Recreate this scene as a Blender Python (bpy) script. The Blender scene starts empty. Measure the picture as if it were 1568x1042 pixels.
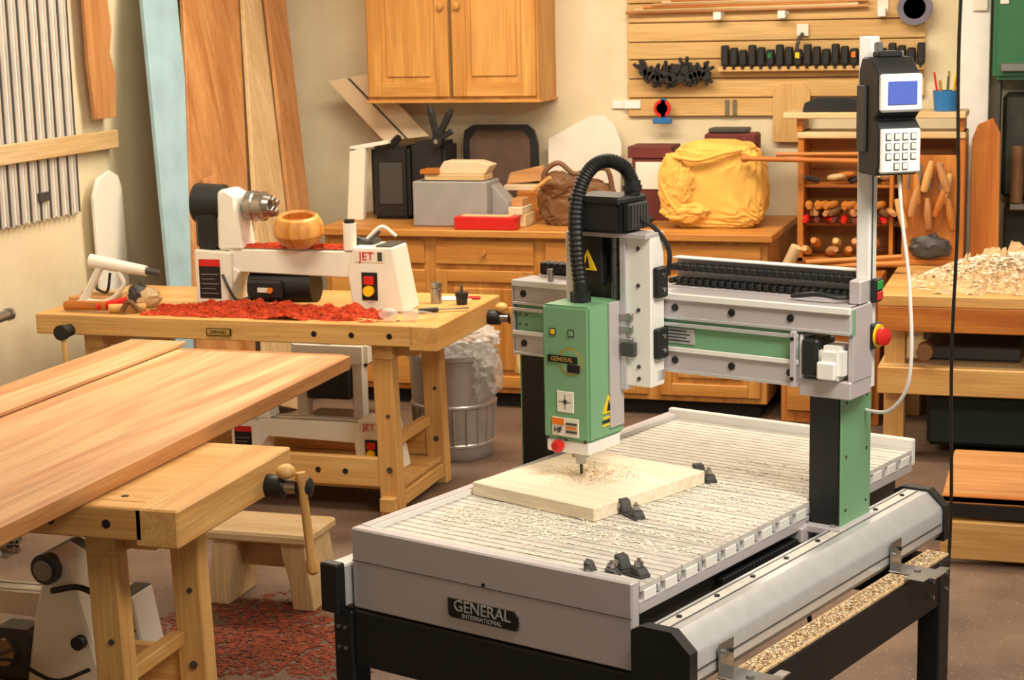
import bpy,bmesh,math,random
from mathutils import Vector,Matrix,noise
random.seed(7)
V=Vector
S=bpy.context.scene
S.view_settings.view_transform='Standard'
def L(r,g,b):
    def f(c):
        c/=255.
        return c/12.92 if c<=.04045 else ((c+.055)/1.055)**2.4
    return (f(r),f(g),f(b),1)
# ---------------------------------------------------------------- materials
MATS={}
def base(name):
    m=bpy.data.materials.new(name);m.use_nodes=True
    nt=m.node_tree;b=nt.nodes["Principled BSDF"]
    return m,nt,b
def N(nt,t,**k):
    n=nt.nodes.new(t)
    for a,v in k.items():setattr(n,a,v)
    return n
def plain(name,c,rough=.5,metal=0.,var=.08,vs=12,bump=0.,bs=60,alpha=1,trans=0,emit=None,es=1):
    if name in MATS:return MATS[name]
    m,nt,b=base(name)
    tc=N(nt,'ShaderNodeTexCoord');no=N(nt,'ShaderNodeTexNoise');no.inputs['Scale'].default_value=vs;no.inputs['Detail'].default_value=5
    nt.links.new(tc.outputs['Object'],no.inputs['Vector'])
    cr=N(nt,'ShaderNodeValToRGB');cc=L(*c)
    cr.color_ramp.elements[0].position=.3;cr.color_ramp.elements[1].position=.7
    cr.color_ramp.elements[0].color=tuple(max(0,x*(1-var)) for x in cc[:3])+(1,)
    cr.color_ramp.elements[1].color=tuple(min(1,x*(1+var)) for x in cc[:3])+(1,)
    nt.links.new(no.outputs['Fac'],cr.inputs['Fac']);nt.links.new(cr.outputs['Color'],b.inputs['Base Color'])
    b.inputs['Roughness'].default_value=rough;b.inputs['Metallic'].default_value=metal
    if trans:b.inputs['Transmission Weight'].default_value=trans
    if alpha<1:b.inputs['Alpha'].default_value=alpha
    if emit:
        b.inputs['Emission Color'].default_value=L(*emit);b.inputs['Emission Strength'].default_value=es
    if bump:
        n2=N(nt,'ShaderNodeTexNoise');n2.inputs['Scale'].default_value=bs;n2.inputs['Detail'].default_value=6
        nt.links.new(tc.outputs['Object'],n2.inputs['Vector'])
        bp=N(nt,'ShaderNodeBump');bp.inputs['Strength'].default_value=bump;bp.inputs['Distance'].default_value=.01
        nt.links.new(n2.outputs['Fac'],bp.inputs['Height']);nt.links.new(bp.outputs['Normal'],b.inputs['Normal'])
    MATS[name]=m;return m
def wood(name,c1,c2,axis='X',rough=.46,sc=1.,knots=0,dist=.8):
    if name in MATS:return MATS[name]
    m,nt,b=base(name)
    tc=N(nt,'ShaderNodeTexCoord')
    def mp(al,ac):
        mn=N(nt,'ShaderNodeMapping');s=[ac*sc]*3;s['XYZ'.index(axis)]=al*sc
        mn.inputs['Scale'].default_value=s;nt.links.new(tc.outputs['Object'],mn.inputs['Vector']);return mn
    m1=mp(1.0,11);n1=N(nt,'ShaderNodeTexNoise');n1.inputs['Scale'].default_value=1;n1.inputs['Detail'].default_value=4;n1.inputs['Distortion'].default_value=dist
    nt.links.new(m1.outputs[0],n1.inputs['Vector'])
    m2=mp(4,130);n2=N(nt,'ShaderNodeTexNoise');n2.inputs['Scale'].default_value=1;n2.inputs['Detail'].default_value=3
    nt.links.new(m2.outputs[0],n2.inputs['Vector'])
    cr=N(nt,'ShaderNodeValToRGB');cr.color_ramp.elements[0].position=.32;cr.color_ramp.elements[1].position=.68
    cr.color_ramp.elements[0].color=L(*c2);cr.color_ramp.elements[1].color=L(*c1)
    nt.links.new(n1.outputs['Fac'],cr.inputs['Fac'])
    r2=N(nt,'ShaderNodeMapRange');r2.inputs['From Min'].default_value=.3;r2.inputs['From Max'].default_value=.7;r2.inputs['To Min'].default_value=.8;r2.inputs['To Max'].default_value=1.06
    nt.links.new(n2.outputs['Fac'],r2.inputs['Value'])
    mx=N(nt,'ShaderNodeVectorMath',operation='SCALE');nt.links.new(cr.outputs['Color'],mx.inputs[0]);nt.links.new(r2.outputs[0],mx.inputs['Scale'])
    nt.links.new(mx.outputs[0],b.inputs['Base Color'])
    b.inputs['Roughness'].default_value=rough
    bp=N(nt,'ShaderNodeBump');bp.inputs['Strength'].default_value=.12;bp.inputs['Distance'].default_value=.004
    nt.links.new(n2.outputs['Fac'],bp.inputs['Height']);nt.links.new(bp.outputs['Normal'],b.inputs['Normal'])
    MATS[name]=m;return m
def W3(pref,c1,c2,**k):
    return {a:wood(pref+'_'+a,c1,c2,axis=a,**k) for a in 'XYZ'}
BW=W3('beech',(226,180,110),(204,148,80))           # workbench
CW=W3('cabinet_oak',(208,148,72),(176,110,42))       # base cabinets
UW=W3('cabinet_maple',(216,160,84),(190,128,56))
PW=W3('pale_pine',(228,200,154),(204,168,114))
RW=W3('red_oak',(208,152,96),(174,112,62))
TW=W3('tabletop_wood',(226,184,134),(190,132,84),sc=.7,dist=1.6,rough=.55)
SW=W3('slat_pine',(222,184,122),(204,160,96))
OW=W3('orange_wood',(208,134,56),(174,96,32))
MDF=plain('mdf',(218,194,158),.7,var=.05)
WP=wood('carving_blank',(252,240,214),(244,226,194),'X',rough=.6,sc=.7)
ALU=plain('aluminium',(206,206,206),.36,.45,var=.05,vs=25)
ALUD=plain('aluminium_dusty',(212,206,196),.55,.2,var=.12,vs=22,bump=.15,bs=200)
PANEL=plain('grey_enamel',(192,184,184),.45,.15,var=.05,vs=300)
WHT=plain('machine_white',(236,233,226),.4,var=.03)
IVORY=plain('ivory_enamel',(240,235,220),.35,var=.03)
BLK=plain('black_steel',(20,19,20),.42,var=.2)
BLKP=plain('black_plastic',(26,25,25),.5,var=.2)
DGR=plain('dark_grey',(66,64,62),.5,var=.1)
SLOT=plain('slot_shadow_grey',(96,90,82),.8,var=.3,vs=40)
GRN=plain('green_enamel',(120,168,126),.42,var=.04)
DGRN=plain('dark_green_enamel',(44,104,66),.4,var=.05)
DKG=plain('dark_olive_casting',(52,54,42),.6,var=.3)
RED=plain('red_plastic',(206,34,28),.35)
YEL=plain('yellow_plastic',(242,200,30),.4)
ORG=plain('orange_plastic',(232,120,24),.4)
BLUE=plain('blue_plastic',(40,110,170),.4)
LCD=plain('lcd_blue',(74,92,170),.2,emit=(84,104,190),es=.25)
STL=plain('steel',(170,168,164),.25,.9,var=.08)
PAPER=plain('paper',(232,224,208),.8,var=.03)
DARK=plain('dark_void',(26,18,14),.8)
GROOVE=plain('groove_brown',(120,86,46),.8)
REDD=plain('red_sawdust',(190,62,22),.95,var=.5,vs=70,bump=.9,bs=90)
REDF=plain('red_floor_dust',(132,58,32),.95,var=.5,vs=30,bump=.6,bs=90)
SAW=plain('sawdust',(214,180,134),.95,var=.35,vs=80,bump=.8,bs=150)
CHIP=plain('wood_chips',(252,242,222),.9,var=.05)
BLUEB=plain('pale_blue_paint',(154,188,200),.6,var=.12,vs=6)
CANV=plain('yellow_canvas',(226,174,82),.85,var=.1,vs=8,bump=.3,bs=40)
LEA=plain('brown_leather',(112,74,40),.6,var=.25,vs=10,bump=.3,bs=30)
CLR=plain('clear_plastic',(214,212,208),.25,alpha=.4)
ZINC=plain('zinc_slats',(204,198,188),.45,.2,var=.14,vs=8)
ZIND=plain('zinc_gap',(140,130,118),.6,.1,var=.14,vs=8)
BRASS=plain('brass_label',(190,160,80),.4,.4)
GREYBOX=plain('grey_foam',(150,146,142),.8,var=.06)
MAROON=plain('maroon_card',(104,42,36),.7)
def surf(name,c1,c2,scale,rough,bump,c3=None):
    m,nt,b=base(name)
    tc=N(nt,'ShaderNodeTexCoord');n=N(nt,'ShaderNodeTexNoise');n.inputs['Scale'].default_value=scale;n.inputs['Detail'].default_value=8;n.inputs['Roughness'].default_value=.6
    nt.links.new(tc.outputs['Object'],n.inputs['Vector'])
    cr=N(nt,'ShaderNodeValToRGB');e=cr.color_ramp.elements;e[0].position=.35;e[1].position=.65;e[0].color=L(*c1);e[1].color=L(*c2)
    nt.links.new(n.outputs['Fac'],cr.inputs['Fac']);out=cr.outputs['Color']
    if c3:
        n3=N(nt,'ShaderNodeTexNoise');n3.inputs['Scale'].default_value=90;n3.inputs['Detail'].default_value=2
        nt.links.new(tc.outputs['Object'],n3.inputs['Vector'])
        r=N(nt,'ShaderNodeMapRange');r.inputs['From Min'].default_value=.66;r.inputs['From Max'].default_value=.70
        nt.links.new(n3.outputs['Fac'],r.inputs['Value'])
        mx=N(nt,'ShaderNodeMix',data_type='RGBA');nt.links.new(r.outputs[0],mx.inputs['Factor']);nt.links.new(out,mx.inputs['A']);mx.inputs['B'].default_value=L(*c3);out=mx.outputs['Result']
    nt.links.new(out,b.inputs['Base Color']);b.inputs['Roughness'].default_value=rough
    n2=N(nt,'ShaderNodeTexNoise');n2.inputs['Scale'].default_value=45;n2.inputs['Detail'].default_value=6
    nt.links.new(tc.outputs['Object'],n2.inputs['Vector'])
    bp=N(nt,'ShaderNodeBump');bp.inputs['Strength'].default_value=bump;bp.inputs['Distance'].default_value=.01
    nt.links.new(n2.outputs['Fac'],bp.inputs['Height']);nt.links.new(bp.outputs['Normal'],b.inputs['Normal'])
    return m
WALL=surf('plaster',(218,202,168),(228,214,182),3,.85,.15)
FLOOR=surf('concrete_floor',(88,68,56),(122,98,80),2.2,.6,.15,(176,140,96))
CEIL=surf('ceiling_paint',(230,222,205),(236,228,212),2,.9,.05)

# ---------------------------------------------------------------- builder
class B:
    def __init__(s,name,parent=None,M=None):
        s.name=name;s.p=parent;s.M=M or Matrix.Identity(4);s.v=[];s.f=[];s.mi=[];s.mats=[]
    def m(s,mt):
        if mt not in s.mats:s.mats.append(mt)
        return s.mats.index(mt)
    def add(s,bm,mt,T=None):
        o=len(s.v);k=s.m(mt)
        bm.verts.index_update()
        for v in bm.verts:s.v.append((T@v.co) if T else v.co.copy())
        for f in bm.faces:s.f.append([o+v.index for v in f.verts]);s.mi.append(k)
        bm.free();return s
    def raw(s,vs,fs,mt):
        o=len(s.v);k=s.m(mt)
        s.v+= [V(v) for v in vs]
        for f in fs:s.f.append([o+i for i in f]);s.mi.append(k)
        return s
    def box(s,x0,x1,y0,y1,z0,z1,mt,bev=.003,T=None,seg=1):
        bm=bmesh.new();bmesh.ops.create_cube(bm,size=1)
        sx,sy,sz=abs(x1-x0),abs(y1-y0),abs(z1-z0)
        for v in bm.verts:
            v.co=V((x0+x1,y0+y1,z0+z1))/2+V((v.co.x*sx,v.co.y*sy,v.co.z*sz))
        b=min(bev,.3*min(sx,sy,sz))
        if b>1e-5:bmesh.ops.bevel(bm,geom=bm.edges[:],offset=b,segments=seg,affect='EDGES')
        return s.add(bm,mt,T)
    def cyl(s,a,b,r,mt,r2=None,seg=20,T=None):
        a=V(a);b=V(b);d=b-a
        bm=bmesh.new();bmesh.ops.create_cone(bm,cap_ends=True,segments=seg,radius1=r,radius2=r if r2 is None else r2,depth=d.length)
        Q=Matrix.Translation((a+b)/2)@d.to_track_quat('Z','Y').to_matrix().to_4x4()
        if T:Q=T@Q
        return s.add(bm,mt,Q)
    def rev(s,c,ax,prof,mt,seg=24):
        ax=V(ax).normalized();c=V(c);q=ax.to_track_quat('Z','Y').to_matrix()
        vs=[];fs=[]
        for t,r in prof:
            for i in range(seg):
                a=2*math.pi*i/seg;vs.append(c+q@V((r*math.cos(a),r*math.sin(a),t)))
        n=len(prof)
        for j in range(n-1):
            for i in range(seg):
                fs.append((j*seg+i,j*seg+(i+1)%seg,(j+1)*seg+(i+1)%seg,(j+1)*seg+i))
        if prof[0][1]>1e-4:fs.append(tuple(range(seg))[::-1])
        if prof[-1][1]>1e-4:fs.append(tuple((n-1)*seg+i for i in range(seg)))
        return s.raw(vs,fs,mt)
    def tube(s,pts,r,mt,seg=8,sub=6,ribs=0):
        P=[V(p) for p in pts]
        if sub and len(P)>2:
            Q=[]
            E=[P[0]*2-P[1]]+P+[P[-1]*2-P[-2]]
            for i in range(1,len(E)-2):
                for k in range(sub):
                    t=k/sub;a,b,c,d=E[i-1:i+3]
                    Q.append(.5*((2*b)+(c-a)*t+(2*a-5*b+4*c-d)*t*t+(3*b-a-3*c+d)*t**3))
            Q.append(P[-1]);P=Q
        vs=[];fs=[];up=None
        for i,p in enumerate(P):
            d=(P[min(i+1,len(P)-1)]-P[max(i-1,0)]).normalized()
            if up is None:up=d.orthogonal().normalized()
            up=(up-d*up.dot(d)).normalized();w=d.cross(up)
            rr=r*(1+(.14 if ribs and i%2 else 0))
            for k in range(seg):
                a=2*math.pi*k/seg;vs.append(p+up*rr*math.cos(a)+w*rr*math.sin(a))
        for i in range(len(P)-1):
            for k in range(seg):fs.append((i*seg+k,i*seg+(k+1)%seg,(i+1)*seg+(k+1)%seg,(i+1)*seg+k))
        fs.append(tuple(range(seg))[::-1]);fs.append(tuple((len(P)-1)*seg+k for k in range(seg)))
        return s.raw(vs,fs,mt)
    def prism(s,pts,pl,a0,a1,mt,bev=0,T=None):
        bm=bmesh.new()
        def mk(p,a):
            return {'xz':(p[0],a,p[1]),'xy':(p[0],p[1],a),'yz':(a,p[0],p[1])}[pl]
        A=[bm.verts.new(mk(p,a0)) for p in pts];C=[bm.verts.new(mk(p,a1)) for p in pts]
        bm.faces.new(A);bm.faces.new(C[::-1]);n=len(pts)
        for i in range(n):bm.faces.new((A[i],C[i],C[(i+1)%n],A[(i+1)%n]))
        bmesh.ops.recalc_face_normals(bm,faces=bm.faces[:])
        if bev:bmesh.ops.bevel(bm,geom=bm.edges[:],offset=bev,segments=1,affect='EDGES')
        return s.add(bm,mt,T)
    def plank(s,a,b,wd,w,t,mt,bev=.002):
        a=V(a);b=V(b);d=(b-a);Ln=d.length;d.normalize();wd=V(wd);wd=(wd-d*wd.dot(d)).normalized();n=d.cross(wd)
        T=Matrix((( *wd,0),( *n,0),( *d,0),(0,0,0,1))).transposed();T.translation=a
        return s.box(-w/2,w/2,-t/2,t/2,0,Ln,mt,bev,T)
    def blob(s,c,r,mt,amp=.15,fr=2.,seed=0,sub=4,flat=None,T=None,sq=1.,fold=0.):
        bm=bmesh.new();bmesh.ops.create_icosphere(bm,subdivisions=sub,radius=1)
        for v in bm.verts:
            p=v.co.copy();k=1+amp*noise.noise(p*fr+V((seed*7.3,seed,0)))+amp*.5*noise.noise(p*fr*2.7+V((0,seed*3,1)))
            if fold:
                g=noise.noise(V((p.x*2+p.z*1.5,p.y*2,p.z*3+seed)));k+=fold*(1-abs(math.sin(g*9)))*.5
            if sq!=1:p=V([math.copysign(abs(t)**sq,t) for t in p])
            q=V((p.x*r[0]*k,p.y*r[1]*k,p.z*r[2]*k))+V(c)
            if flat is not None and q.z<flat:q.z=flat
            v.co=q
        return s.add(bm,mt,T)
    def text(s,txt,size,T,mt,ex=.001):
        c=bpy.data.curves.new('t','FONT');c.body=txt;c.size=size;c.extrude=ex;c.align_x='CENTER';c.align_y='CENTER'
        o=bpy.data.objects.new('t',c);bpy.context.collection.objects.link(o)
        bpy.context.view_layer.update()
        me=o.to_mesh();bm=bmesh.new();bm.from_mesh(me);s.add(bm,mt,T);o.to_mesh_clear()
        bpy.data.objects.remove(o);bpy.data.curves.remove(c);return s
    def done(s,loc=None):
        me=bpy.data.meshes.new(s.name)
        o=V(loc) if loc is not None else V((0,0,0))
        me.from_pydata([tuple(v-o) for v in s.v],[],s.f)
        for mt in s.mats:me.materials.append(mt)
        me.polygons.foreach_set('material_index',s.mi)
        me.polygons.foreach_set('use_smooth',[True]*len(s.f))
        me.update();me.set_sharp_from_angle(angle=math.radians(27))
        ob=bpy.data.objects.new(s.name,me);bpy.context.collection.objects.link(ob)
        if s.p:
            ob.parent=s.p
            ob.matrix_local=s.M@Matrix.Translation(o)
        else:ob.matrix_world=s.M@Matrix.Translation(o)
        return ob
def empty(name,M):
    e=bpy.data.objects.new(name,None);e.empty_display_size=.1;bpy.context.collection.objects.link(e);e.matrix_world=M;return e
def RZ(a):return Matrix.Rotation(math.radians(a),4,'Z')
def RX(a):return Matrix.Rotation(math.radians(a),4,'X')
def RY(a):return Matrix.Rotation(math.radians(a),4,'Y')
def TR(*p):return Matrix.Translation(p)
def FACE(x,y,z):
    return TR(x,y,z)@RX(90)

# ---------------------------------------------------------------- room shell
B('floor').box(-4.5,4,-1,9.45,-.1,0,FLOOR,0).done()
B('wall_back').box(-4.5,4,9.3,9.45,0,3.1,WALL,0).done()
B('wall_left').box(-4.5,-4.35,-1,9.3,0,3.1,WALL,0).done()
B('ceiling').box(-4.5,4,-1,9.45,3.1,3.2,CEIL,0).done()

# ---------------------------------------------------------------- CNC router
MC=TR(-1.548,3.633,0)@RZ(-18.8)
cnc=empty('cnc_router',MC)
t=B('table',cnc)
t.box(0,.757,0,.03,.66,.85,PANEL,.004)
t.box(.001,.756,-.0012,0,.7725,.774,DGR,0)
t.box(0,.03,.03,1.4,.70,.85,PANEL,.003)
t.box(.03,.757,.03,.033,.836,.849,WHT,0);t.box(.03,.033,.03,1.38,.836,.849,WHT,0)
t.box(.005,.757,1.38,1.4,.79,.862,WHT,.003)
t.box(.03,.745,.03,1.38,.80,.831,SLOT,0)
npl=16;w_=(1.38-.03)/npl
for i in range(npl):
    y=.03+i*w_
    t.box(.03,.757,y+.002,y+w_-.002,.822,.836,ALUD,.001)
    t.box(.74,.759,y+.014,y+w_-.022,.80,.823,WHT,.001);t.box(.745,.7585,y+w_-.016,y+w_-.004,.806,.822,ALU,.001)
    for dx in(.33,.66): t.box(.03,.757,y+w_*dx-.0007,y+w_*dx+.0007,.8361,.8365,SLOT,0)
t.box(.732,.757,.03,1.38,.775,.803,PANEL,.002)
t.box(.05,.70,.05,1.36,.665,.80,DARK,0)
t.cyl((.378,-.004,.780),(.378,.0,.780),.004,BLK)
pl=[(.278,.737),(.462,.737),(.474,.725),(.474,.705),(.470,.692),(.460,.690),(.285,.690),(.278,.698)]
t.prism([(a,b) for a,b in pl],'xz',-.003,.001,STL,.001);t.prism([(.376+(a-.376)*.97,.7135+(b-.7135)*.9) for a,b in pl],'xz',-.0045,-.002,BLK,.001)
t.text('GENERAL',.036,FACE(.374,-.005,.7205),ALU);t.text('INTERNATIONAL',.014,FACE(.374,-.005,.7),ALU)
t.done()
r=B('side_rails',cnc)
YE=1.205
prof=[(.80,.665),(.80,.765),(.812,.778),(.875,.778),(.913,.744),(.917,.734),(.917,.68),(.908,.665)]
cap=[(.785,.60),(.785,.772),(.81,.784),(.879,.784),(.922,.745),(.922,.655),(.885,.60)]
r.prism(prof,'xz',-.02,YE,ALU,0)
r.prism(cap,'xz',-.05,-.02,BLK,0);r.prism([(a,max(b,.655)) for a,b in cap[:-1]],'xz',YE,YE+.03,BLK,0)
r.box(.822,.825,-.015,YE-.01,.7775,.7795,DGR,0);r.box(.852,.854,-.015,YE-.01,.7775,.7795,DGR,0)
r.box(.826,.850,-.015,YE-.01,.7775,.7792,ALUD,0)
r.box(.9165,.9185,-.015,YE-.01,.700,.703,DGR,0)
r.box(.7605,.79,-.01,YE,.70,.735,ALUD,.002);r.box(.77,.782,0,YE,.735,.752,STL,.002)
for i in range(8):r.cyl((.838,.05+i*.155,.778),(.838,.05+i*.155,.783),.006,BLK,seg=10)
r.box(-.052,-.004,-.02,YE,.665,.765,ALU,.004);r.box(-.056,-.002,-.05,-.02,.655,.772,BLK,.004);r.box(-.056,-.002,YE,YE+.03,.655,.772,BLK,.004)
r.box(.705,.72,.05,1.36,.67,.79,DGR,.002)
for i in range(26):r.box(.73,.755,.38+i*.014,.39+i*.014,.735,.755,BLKP,.002)
r.done()
st=B('stand',cnc)
YS=1.05
st.box(-.055,.98,.0,.05,.52,.655,BLK,.004);st.box(-.055,.98,YS,YS+.05,.54,.655,BLK,.004)
st.box(-.055,-.01,.05,YS,.54,.655,BLK,.004);st.box(.93,.98,.05,YS,.54,.655,BLK,.004)
for x in(-.058,.926):
    for y in(-.008,YS-.01):st.box(x,x+.058,y,y+.062,0.02,.652,BLK,.004);st.box(x-.01,x+.07,y-.01,y+.07,0,.02,BLK,.003)
st.box(-.05,.97,.03,YS,.15,.19,BLK,.003)
for z in(.58,.62):
    for y in(.08,.14,YS-.06,YS+.02):
        st.cyl((.975,y,z),(.99,y,z),.006,STL,seg=8)
for x in(-.04,-.02,.95):
    for z in(.56,.61):st.cyl((x,-.012,z),(x,-.006,z),.005,STL,seg=8)
st.tube([(.70,.9,.52),(.71,.92,.35),(.70,.93,.15),(.72,.95,.19)],.006,BLKP)
st.done()
lg=B('dust_ledge',cnc);lg.box(.923,.98,-.01,YS+.05,.655,.662,SAW,.001)
def chips(B_,n,fx,fy,z,sz,mt=CHIP,ok=None):
    for i in range(n):
        x=fx();y=fy()
        if ok and not ok(x,y):continue
        a=random.random()*6.28;l=sz*random.uniform(.4,1.2);w=l*random.uniform(.25,.5);h=random.uniform(.0,.6)*l
        c_,s_=math.cos(a),math.sin(a);zz=z(x,y) if callable(z) else z
        pts=[(x+c_*l,y+s_*l,zz+h*.3),(x-s_*w,y+c_*w,zz+.0006),(x-c_*l,y-s_*l,zz+h),(x+s_*w,y-c_*w,zz+.0008)]
        B_.raw(pts,[(0,1,2),(0,2,3)],mt)
chips(lg,900,lambda:random.uniform(.93,.975),lambda:random.uniform(-.0,YS+.04),.663,.004,CHIP)
chips(lg,1500,lambda:random.uniform(.93,.975),lambda:random.uniform(-.0,YS+.04),.6635,.004,GROOVE)
lg.done()
br=B('mounting_brackets',cnc)
for y in(.06,.88):
    br.box(.9225,.926,y,y+.06,.664,.735,STL,.001);br.box(.922,1.04,y-.005,y+.065,.665,.668,STL,.001)
    br.box(1.0,1.025,y+.06,y+.12,.655,.659,STL,.001);br.box(.98,1.03,y-.05,y+.0,.669,.672,STL,.001)
    br.cyl((.926,y+.02,.71),(.932,y+.02,.71),.008,STL,seg=8);br.cyl((.926,y+.045,.71),(.932,y+.045,.71),.005,BLK,seg=8)
    br.cyl((.98,y+.03,.667),(.98,y+.03,.672),.009,STL,seg=8)
br.done()
g=B('gantry',cnc)
for x0,x1,gx in((.755,.833,.833),(-.083,-.005,-.088)):
    g.box(x0,x1,.785,.93,.785,1.125,BLK,.003)
    g.box(gx,gx+.006,.787,.945,.775,1.145,GRN,.002)
    g.box(x0-.015,x1+.02,.76,.95,.768,.785,PANEL,.002)
    g.box(x0+.01,x1-.01,.80,.92,.735,.768,ALU,.002)
    for y in(.775,.94):
        for dx in(0,.07):g.cyl((x0+dx,y,.785),(x0+dx,y,.792),.007,STL,seg=8)
    for z in(.82,.95,1.08):
        for y in(.81,.92):g.cyl((gx+.006,y,z),(gx+.0075,y,z),.004,DGR,seg=8)
g.box(.71,.765,.735,.80,.745,.782,PANEL,.003)
g.box(-.077,.877,.75,.84,1.252,1.315,PANEL,.004)
g.box(-.077,.745,.75,.84,1.12,1.182,PANEL,.004)
g.box(-.077,.745,.744,.75,1.235,1.244,ALU,.001);g.box(-.077,.876,.742,.75,1.300,1.3165,WHT,.002);g.box(-.077,.876,.745,.75,1.252,1.259,ALU,.001)
g.box(-.077,.745,.743,.75,1.173,1.184,WHT,.001);g.box(-.077,.745,.746,.75,1.12,1.128,ALU,.001)
g.box(-.07,.745,.755,.83,1.182,1.252,GRN,.001)
g.box(-.082,-.077,.75,.84,1.12,1.315,PANEL,.001)
for x in(-.045,.10,.41,.567,.723):
    for z in(1.281,1.151):
        g.cyl((x,.748,z),(x,.7505,z),.0095,DGR,seg=14);g.cyl((x,.746,z),(x,.7503,z),.0075,BLK,seg=14)
for z in (1.2,1.225):
    for x in(-.06,-.04):g.cyl((x,.753,z),(x,.756,z),.003,DGR,seg=8)
g.box(.372,.462,.7525,.756,1.192,1.230,ALU,.001)
for k in range(4):g.box(.378,.45-.01*(k%2),.7518,.753,1.198+k*.008,1.201+k*.008,DGR,0)
g.box(.728,.742,.735,.84,1.12,1.252,PANEL,.002)
for z in(1.14,1.235):g.cyl((.735,.733,z),(.735,.7355,z),.005,BLK,seg=8)
g.box(.746,.755,.75,.84,1.14,1.245,WHT,.002)
g.box(.757,.80,.735,.83,1.148,1.238,BLKP,.006)
g.box(.80,.862,.73,.82,1.145,1.225,WHT,.012,seg=2);g.box(.803,.85,.722,.735,1.148,1.19,WHT,.005)
g.box(.745,.877,.75,.86,1.10,1.142,PANEL,.003)
g.box(.865,.879,.76,.86,1.14,1.315,PANEL,.002);g.box(.866,.8795,.755,.77,1.25,1.312,GRN,.001)
g.box(-.06,.86,.84,.90,1.312,1.318,PANEL,.001)
g.box(.33,.86,.895,.90,1.315,1.385,PANEL,.001);g.box(.33,.86,.87,.902,1.382,1.386,WHT,.001)
for i in range(24):
    x=.33+i*.0205
    g.box(x,x+.013,.85,.885,1.322,1.336,BLKP,.002);g.box(x,x+.018,.852,.880,1.356,1.372,BLKP,.003)
g.box(.33,.83,.856,.876,1.355,1.368,DGR,0)
for i in range(7):
    a=-math.pi/2+i*math.pi/6
    g.box(-.008,.008,-.015,.015,-.007,.007,BLKP,.003,TR(.825+.020*math.cos(a),.865,1.347+.018*math.sin(a))@RY(-math.degrees(a)))
g.box(.845,.875,.80,.87,1.315,1.372,PANEL,.004)
g.tube([(.70,.80,1.325),(.77,.79,1.335),(.82,.80,1.33),(.85,.83,1.33)],.006,BLKP)
g.box(-.06,.13,.845,.885,1.32,1.34,BLKP,.003)
for i in range(9):g.box(-.06+i*.02,-.046+i*.02,.845,.885,1.318,1.35,BLKP,.003)
g.cyl((.02,.78,1.315),(.02,.78,1.345),.008,STL)
g.done()
c=B('carriage',cnc)
c.box(.13,.165,.69,.742,1.20,1.46,WHT,.003)
c.box(.31,.385,.68,.742,1.09,1.46,WHT,.003)
c.box(.165,.385,.705,.742,1.10,1.13,PANEL,.002)
c.box(.165,.31,.715,.742,1.12,1.455,DGR,.002)
c.cyl((.272,.70,1.12),(.272,.70,1.46),.012,STL,seg=16)
for i in range(40):c.cyl((.272,.70,1.30+i*.004),(.272,.70,1.302+i*.004),.0135,DGR,seg=14)
c.box(.30,.318,.672,.70,1.08,1.455,ALU,.002)
c.box(.172,.25,.672,.70,1.335,1.455,BLKP,.003)
c.prism([(.185,1.37),(.235,1.37),(.21,1.42)],'xz',.668,.672,YEL)
c.prism([(.203,1.376),(.217,1.376),(.21,1.406)],'xz',.667,.669,BLK)
for z in(1.31,1.16):
    c.box(.384,.402,.688,.735,z,z+.075,BLKP,.004);c.cyl((.402,.713,z+.02),(.405,.713,z+.02),.006,STL,seg=10);c.cyl((.402,.713,z+.055),(.405,.713,z+.055),.006,STL,seg=10)
for z in(1.23,1.20,1.26):c.box(.30,.335,.668,.682,z-.008,z+.010,STL,.002)
c.box(.306,.345,.664,.68,1.165,1.20,DGR,.002)
for z in(1.11,1.14,1.28,1.34,1.43):c.cyl((.35,.677,z),(.35,.681,z),.005,DGR,seg=10)
c.box(.16,.385,.66,.742,1.455,1.468,PANEL,.002)
c.box(.182,.325,.635,.75,1.468,1.55,BLKP,.008,seg=2)
c.box(.178,.33,.63,.755,1.536,1.556,BLKP,.006)
c.box(.325,.345,.65,.74,1.475,1.54,BLKP,.004)
for i in range(6):c.box(.345,.347,.66+i*.013,.668+i*.013,1.48,1.535,DGR,0)
c.cyl((.31,.72,1.556),(.31,.72,1.59),.020,BLKP);c.cyl((.31,.72,1.565),(.31,.72,1.578),.024,BLKP,seg=8)
c.tube([(.345,.70,1.50),(.38,.72,1.47),(.40,.74,1.42),(.395,.742,1.36)],.006,BLKP)
c.done()
s=B('spindle_head',cnc)
s.box(.157,.293,.545,.70,.968,1.30,GRN,.006,seg=2)
s.box(.162,.288,.55,.69,.935,.968,WHT,.004)
s.box(.2925,.30,.63,.69,.99,1.30,PANEL,.002)
for i in range(3):s.cyl((.165+i*.055,.552,.965),(.165+i*.055,.552,.972),.004,DGR,seg=8)
s.cyl((.225,.607,.915),(.225,.607,.935),.022,STL);s.cyl((.225,.607,.898),(.225,.607,.917),.013,STL);s.cyl((.225,.607,.8705),(.225,.607,.90),.004,DGR,seg=10)
s.rev((.205,.55,.953),(0,-1,0),[(0,.010),(.008,.010),(.010,.016),(.020,.016),(.025,.010),(.026,0)],RED,16)
for x in(.19,.243):s.box(x-.009,x+.009,.5425,.546,1.225,1.243,DGR,.001);s.box(x-.006,x+.006,.541,.544,1.228,1.240,YEL if x<.2 else GRN,.001)
s.cyl((.24,.5445,1.165),(.24,.5435,1.165),.034,BRASS,seg=28);s.cyl((.24,.5442,1.165),(.24,.5425,1.165),.029,GRN,seg=28)
s.box(.175,.262,.5405,.544,1.160,1.178,BLK,.006);s.text('GENERAL',.015,FACE(.218,.540,1.169),BRASS)
s.box(.232,.268,.5408,.544,1.138,1.158,BLK,.004)
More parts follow.
